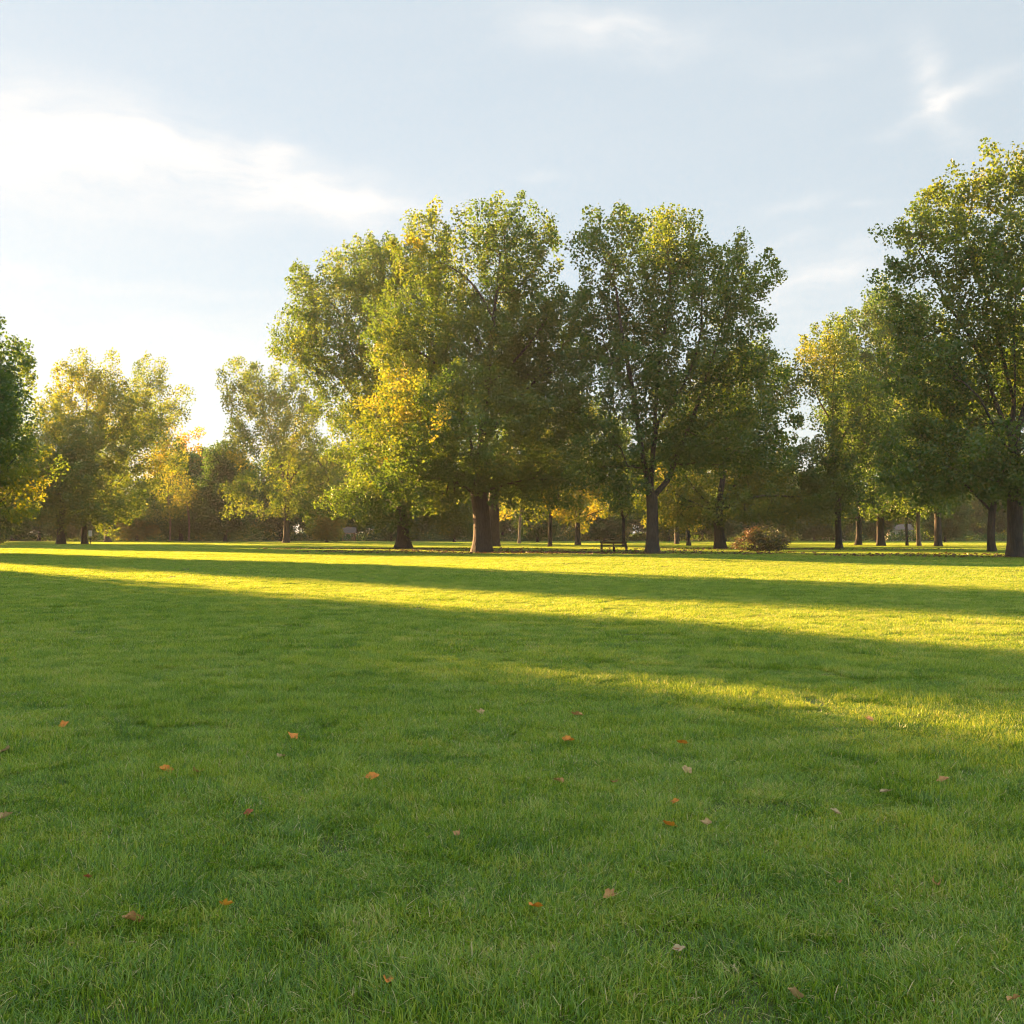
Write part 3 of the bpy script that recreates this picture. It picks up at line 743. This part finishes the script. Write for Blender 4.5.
LEAVES = [
 (136, 917, .088, 'brown', 'large curled pinkish brown leaf in the lower left grass', 1.5),
 (228, 902, .062, 'golden', 'golden orange leaf standing upright right of the curled pinkish brown leaf', 1.0),
 (389, 976, .072, 'orange', 'bright orange leaf nearest the bottom edge, left of centre', .8),
 (8, 815, .085, 'tan', 'curled tan leaf at the left edge of the meadow', 1.5),
 (168, 769, .105, 'orange', 'bright orange leaf, left one of the close pair in the left mid grass', .7),
 (199, 770, .085, 'brown', 'dull orange brown leaf, right one of the close pair on the left', .9),
 (373, 776, .10, 'orange', 'lone bright orange leaf in the mid grass left of the picture\'s middle', .8),
 (293, 735, .11, 'orange', 'orange leaf above and left of the lone bright orange leaf', .7),
 (66, 724, .105, 'orange', 'faded orange leaf far up on the left grass', .8),
 (5, 750, .12, 'tan', 'flat pale tan leaf at the left edge above the curled tan one', .6),
 (250, 811, .066, 'russet', 'dark red brown leaf half sunk in grass below the close pair', .8),
 (282, 755, .085, 'tan', 'small tan leaf just below the orange leaf in the upper left grass', .6),
 (458, 832, .075, 'brown', 'dry brown crumpled leaf sunk in grass right of the red brown one', 1.3),
 (90, 874, .040, 'russet', 'tiny red leaf above the curled pinkish brown leaf', .8),
 (480, 711, .11, 'tan', 'small faded leaf far up the grass at the middle of the picture', .7),
 (568, 739, .11, 'orange', 'small orange leaf in the grass just right of the picture\'s middle', .8),
 (577, 714, .10, 'brown', 'small brown leaf above the orange one right of the middle', .8),
 (682, 742, .095, 'orange', 'small orange leaf near the lit grass, left of the pale straw leaves', .8),
 (686, 769, .085, 'tan', 'flat tan leaf below the small orange leaf near the lit grass', .5),
 (559, 780, .08, 'brown', 'orange brown upright leaf in the mid grass right of the middle', 1.0),
 (614, 780, .07, 'russet', 'red brown leaf beside the orange brown upright leaf', .8),
 (668, 823, .088, 'orange', 'broad orange brown leaf lying flat in the right mid grass', .7),
 (705, 821, .07, 'tan', 'dry tan leaf just right of the broad orange brown leaf', 1.0),
 (674, 800, .055, 'orange', 'small orange leaf just above the broad orange brown leaf', .8),
 (834, 810, .075, 'straw', 'pale straw coloured flat leaf in the right grass', .5),
 (884, 790, .075, 'straw', 'pale straw leaf farther right and higher than the flat straw one', .8),
 (941, 779, .085, 'brown', 'brown upright leaf near the right edge of the shaded grass', 1.0),
 (535, 903, .064, 'orange', 'bright orange leaf in the lower middle grass', 1.1),
 (610, 892, .058, 'brown', 'brown leaf half hidden in grass right of the lower middle orange leaf', .9),
 (934, 881, .082, 'brown', 'large rust brown curled leaf in the lower right grass', 1.5),
 (678, 945, .055, 'straw', 'pale withered leaf sunk in a hollow of the lower right grass', .9),
 (793, 991, .066, 'tan', 'curled cream tan leaf nearest the bottom edge on the right', 1.6),
 (1009, 994, .048, 'brown', 'small brown leaf at the bottom right corner', .8),
 (867, 718, .10, 'brown', 'tiny brown leaf at the edge of the sunlit grass on the right', .8),
 (836, 879, .05, 'brown', 'thin dry brown leaf left of the large rust brown curled leaf', 1.2),
]
for i, (X, Y, s, c, lab, cu) in enumerate(LEAVES): fallen_leaf(X, Y, s, c, lab, 700 + i, cu)

# ----------------------------------------------------------------- sun, sky, air
sv = Vector((-math.sin(SUN_AZ) * math.cos(SUN_EL), math.cos(SUN_AZ) * math.cos(SUN_EL), math.sin(SUN_EL)))
sl = bpy.data.lights.new('sun', 'SUN'); sl.energy = 5.0; sl.angle = R(.55); sl.color = (1.0, .54, .21)
so = bpy.data.objects.new('sun', sl); C.objects.link(so); so.rotation_euler = sv.to_track_quat('Z', 'Y').to_euler(); so.location = (-60, 60, 60)

w = bpy.data.worlds.new('World'); scene.world = w; w.use_nodes = True
nt = w.node_tree; nt.nodes.clear()
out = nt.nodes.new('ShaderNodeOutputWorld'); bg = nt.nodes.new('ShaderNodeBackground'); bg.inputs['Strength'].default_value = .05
sky = nt.nodes.new('ShaderNodeTexSky'); sky.sky_type = 'NISHITA'; sky.sun_disc = False
sky.sun_elevation = SUN_EL; sky.sun_rotation = -SUN_AZ; sky.air_density = 1.0; sky.dust_density = .3; sky.ozone_density = 1.0
tc = nt.nodes.new('ShaderNodeTexCoord'); sep = nt.nodes.new('ShaderNodeSeparateXYZ'); nt.links.new(tc.outputs['Generated'], sep.inputs[0])
az = mathn(nt, 'ARCTAN2', sep.outputs[0], sep.outputs[1]); el = mathn(nt, 'ARCSINE', sep.outputs[2])
def comb(a, b, c=0.0):
    n = nt.nodes.new('ShaderNodeCombineXYZ')
    for i, v in enumerate((a, b, c)):
        if isinstance(v, (int, float)): n.inputs[i].default_value = v
        else: nt.links.new(v, n.inputs[i])
    return n.outputs[0]
ae = comb(az, el)
# slow warp so that cirrus edges stay feathery
wn = nt.nodes.new('ShaderNodeTexNoise'); wn.inputs['Scale'].default_value = 9; wn.inputs['Detail'].default_value = 5; nt.links.new(ae, wn.inputs['Vector'])
ws = nt.nodes.new('ShaderNodeSeparateColor'); nt.links.new(wn.outputs['Color'], ws.inputs[0])
azw = mathn(nt, 'ADD', az, mathn(nt, 'MULTIPLY', mathn(nt, 'SUBTRACT', ws.outputs[0], .5), .10))
elw = mathn(nt, 'ADD', el, mathn(nt, 'MULTIPLY', mathn(nt, 'SUBTRACT', ws.outputs[1], .5), .05))
def blob(X, Y, rx, ry, rot, amp, pw=1.0):
    a0 = math.atan((X - 512) / F); e0 = math.atan((HZ - Y) / F * math.cos(a0))
    da = mathn(nt, 'SUBTRACT', azw, a0); de = mathn(nt, 'SUBTRACT', elw, e0)
    c, s = math.cos(rot), math.sin(rot)
    p = mathn(nt, 'DIVIDE', mathn(nt, 'ADD', mathn(nt, 'MULTIPLY', da, c), mathn(nt, 'MULTIPLY', de, s)), rx / F)
    q = mathn(nt, 'DIVIDE', mathn(nt, 'SUBTRACT', mathn(nt, 'MULTIPLY', de, c), mathn(nt, 'MULTIPLY', da, s)), ry / F)
    d = mathn(nt, 'ADD', mathn(nt, 'MULTIPLY', p, p), mathn(nt, 'MULTIPLY', q, q))
    g = mathn(nt, 'EXPONENT', mathn(nt, 'MULTIPLY', d, -1.0))
    return mathn(nt, 'MULTIPLY', g, amp)
blobs = [blob(40, 140, 160, 42, -.06, .82), blob(-60, 130, 120, 60, 0, .45), blob(180, 140, 60, 20, 0, .55),
         blob(330, 195, 110, 22, -.12, .85), blob(255, 170, 50, 30, .5, .35), blob(272, 140, 30, 12, .1, .6), blob(60, 275, 150, 8, -.03, .35),
         blob(150, 345, 260, 40, 0, .45), blob(610, 30, 95, 20, -.05, .6), blob(815, 45, 60, 14, .1, .18), blob(940, 88, 16, 38, .55, .75), blob(955, 97, 52, 8, .25, .8),
         blob(830, 270, 60, 14, .2, .35), blob(770, 240, 60, 6, .05, .25), blob(800, 300, 130, 40, .0, .3), blob(545, 170, 25, 5, 0, .3), blob(865, 206, 22, 4, 0, .3), blob(790, 205, 40, 6, .1, .22)]
tot = blobs[0]
for b in blobs[1:]: tot = mathn(nt, 'ADD', tot, b)
st = comb(mathn(nt, 'MULTIPLY', azw, 6.0), mathn(nt, 'MULTIPLY', elw, 26.0))
cn = noise(nt, st, 1.6, 7, .6); cn2 = noise(nt, comb(mathn(nt, 'MULTIPLY', azw, 2.0), mathn(nt, 'MULTIPLY', elw, 9.0), 3.3), 1.5, 4, .55)
tex = mathn(nt, 'MAXIMUM', mathn(nt, 'MULTIPLY_ADD', cn, 3.4, -.85), .05)
mask = mathn(nt, 'MULTIPLY', tot, tex)
thin = mathn(nt, 'MULTIPLY', mathn(nt, 'SUBTRACT', cn2, .42, clamp=True), .45)
mask = mathn(nt, 'ADD', mathn(nt, 'ADD', mask, blob(-60, 210, 300, 130, 0, .10)), mathn(nt, 'MULTIPLY', thin, cn), clamp=True)
# a thin even veil whitens the whole autumn sky a little
veil = nt.nodes.new('ShaderNodeMix'); veil.data_type = 'RGBA'; veil.inputs['Factor'].default_value = .88
nt.links.new(sky.outputs[0], veil.inputs[6]); veil.inputs[7].default_value = (1.74, 1.97, 2.10, 1)
mxc = nt.nodes.new('ShaderNodeMix'); mxc.data_type = 'RGBA'; nt.links.new(mask, mxc.inputs['Factor'])
nt.links.new(veil.outputs[2], mxc.inputs[6]); mxc.inputs[7].default_value = (2.85, 2.82, 2.75, 1)
# bright cirrus layer added overhead, out of view, to lift light in the shade
fill_sheet = mathn(nt, 'MULTIPLY', mathn(nt, 'MULTIPLY', mathn(nt, 'SUBTRACT', el, R(29)), 3.2, clamp=True), mathn(nt, 'MULTIPLY_ADD', cn2, .8, .45), clamp=True)
mx3 = nt.nodes.new('ShaderNodeMix'); mx3.data_type = 'RGBA'; nt.links.new(fill_sheet, mx3.inputs['Factor'])
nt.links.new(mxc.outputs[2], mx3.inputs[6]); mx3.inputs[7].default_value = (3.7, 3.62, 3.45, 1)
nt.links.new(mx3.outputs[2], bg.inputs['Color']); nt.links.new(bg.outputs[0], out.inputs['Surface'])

def haze():
    m, n2, o2 = new_mat('air')
    v = N(n2, 'ShaderNodeVolumePrincipled'); v.inputs['Density'].default_value = .00012; v.inputs['Color'].default_value = (.93, .95, 1.0, 1)
    v.inputs['Anisotropy'].default_value = .3
    n2.links.new(v.outputs[0], o2.inputs['Volume'])
    mb = MB(); mb.box((0, 150, 19.5), (2100, 1700, 42)); o = obj('haze', mb.mesh('haze', m)); tag(o, 'thin pale evening haze filling the air over the park', 'haze', kind='stuff')
haze()

# ----------------------------------------------------------------- render settings
scene.render.engine = 'CYCLES'
cy = scene.cycles
cy.use_denoising = True
try: cy.denoiser = 'OPENIMAGEDENOISE'; cy.denoising_input_passes = 'RGB_ALBEDO_NORMAL'; cy.denoising_prefilter = 'FAST'
except Exception: pass
cy.filter_width = 1.0
cy.max_bounces = 6; cy.diffuse_bounces = 3; cy.glossy_bounces = 2; cy.transmission_bounces = 4; cy.volume_bounces = 1; cy.transparent_max_bounces = 8
cy.sample_clamp_indirect = 6.0
scene.view_settings.view_transform = 'Standard'; scene.view_settings.look = 'None'
scene.view_settings.exposure = 2.85; scene.view_settings.gamma = 1
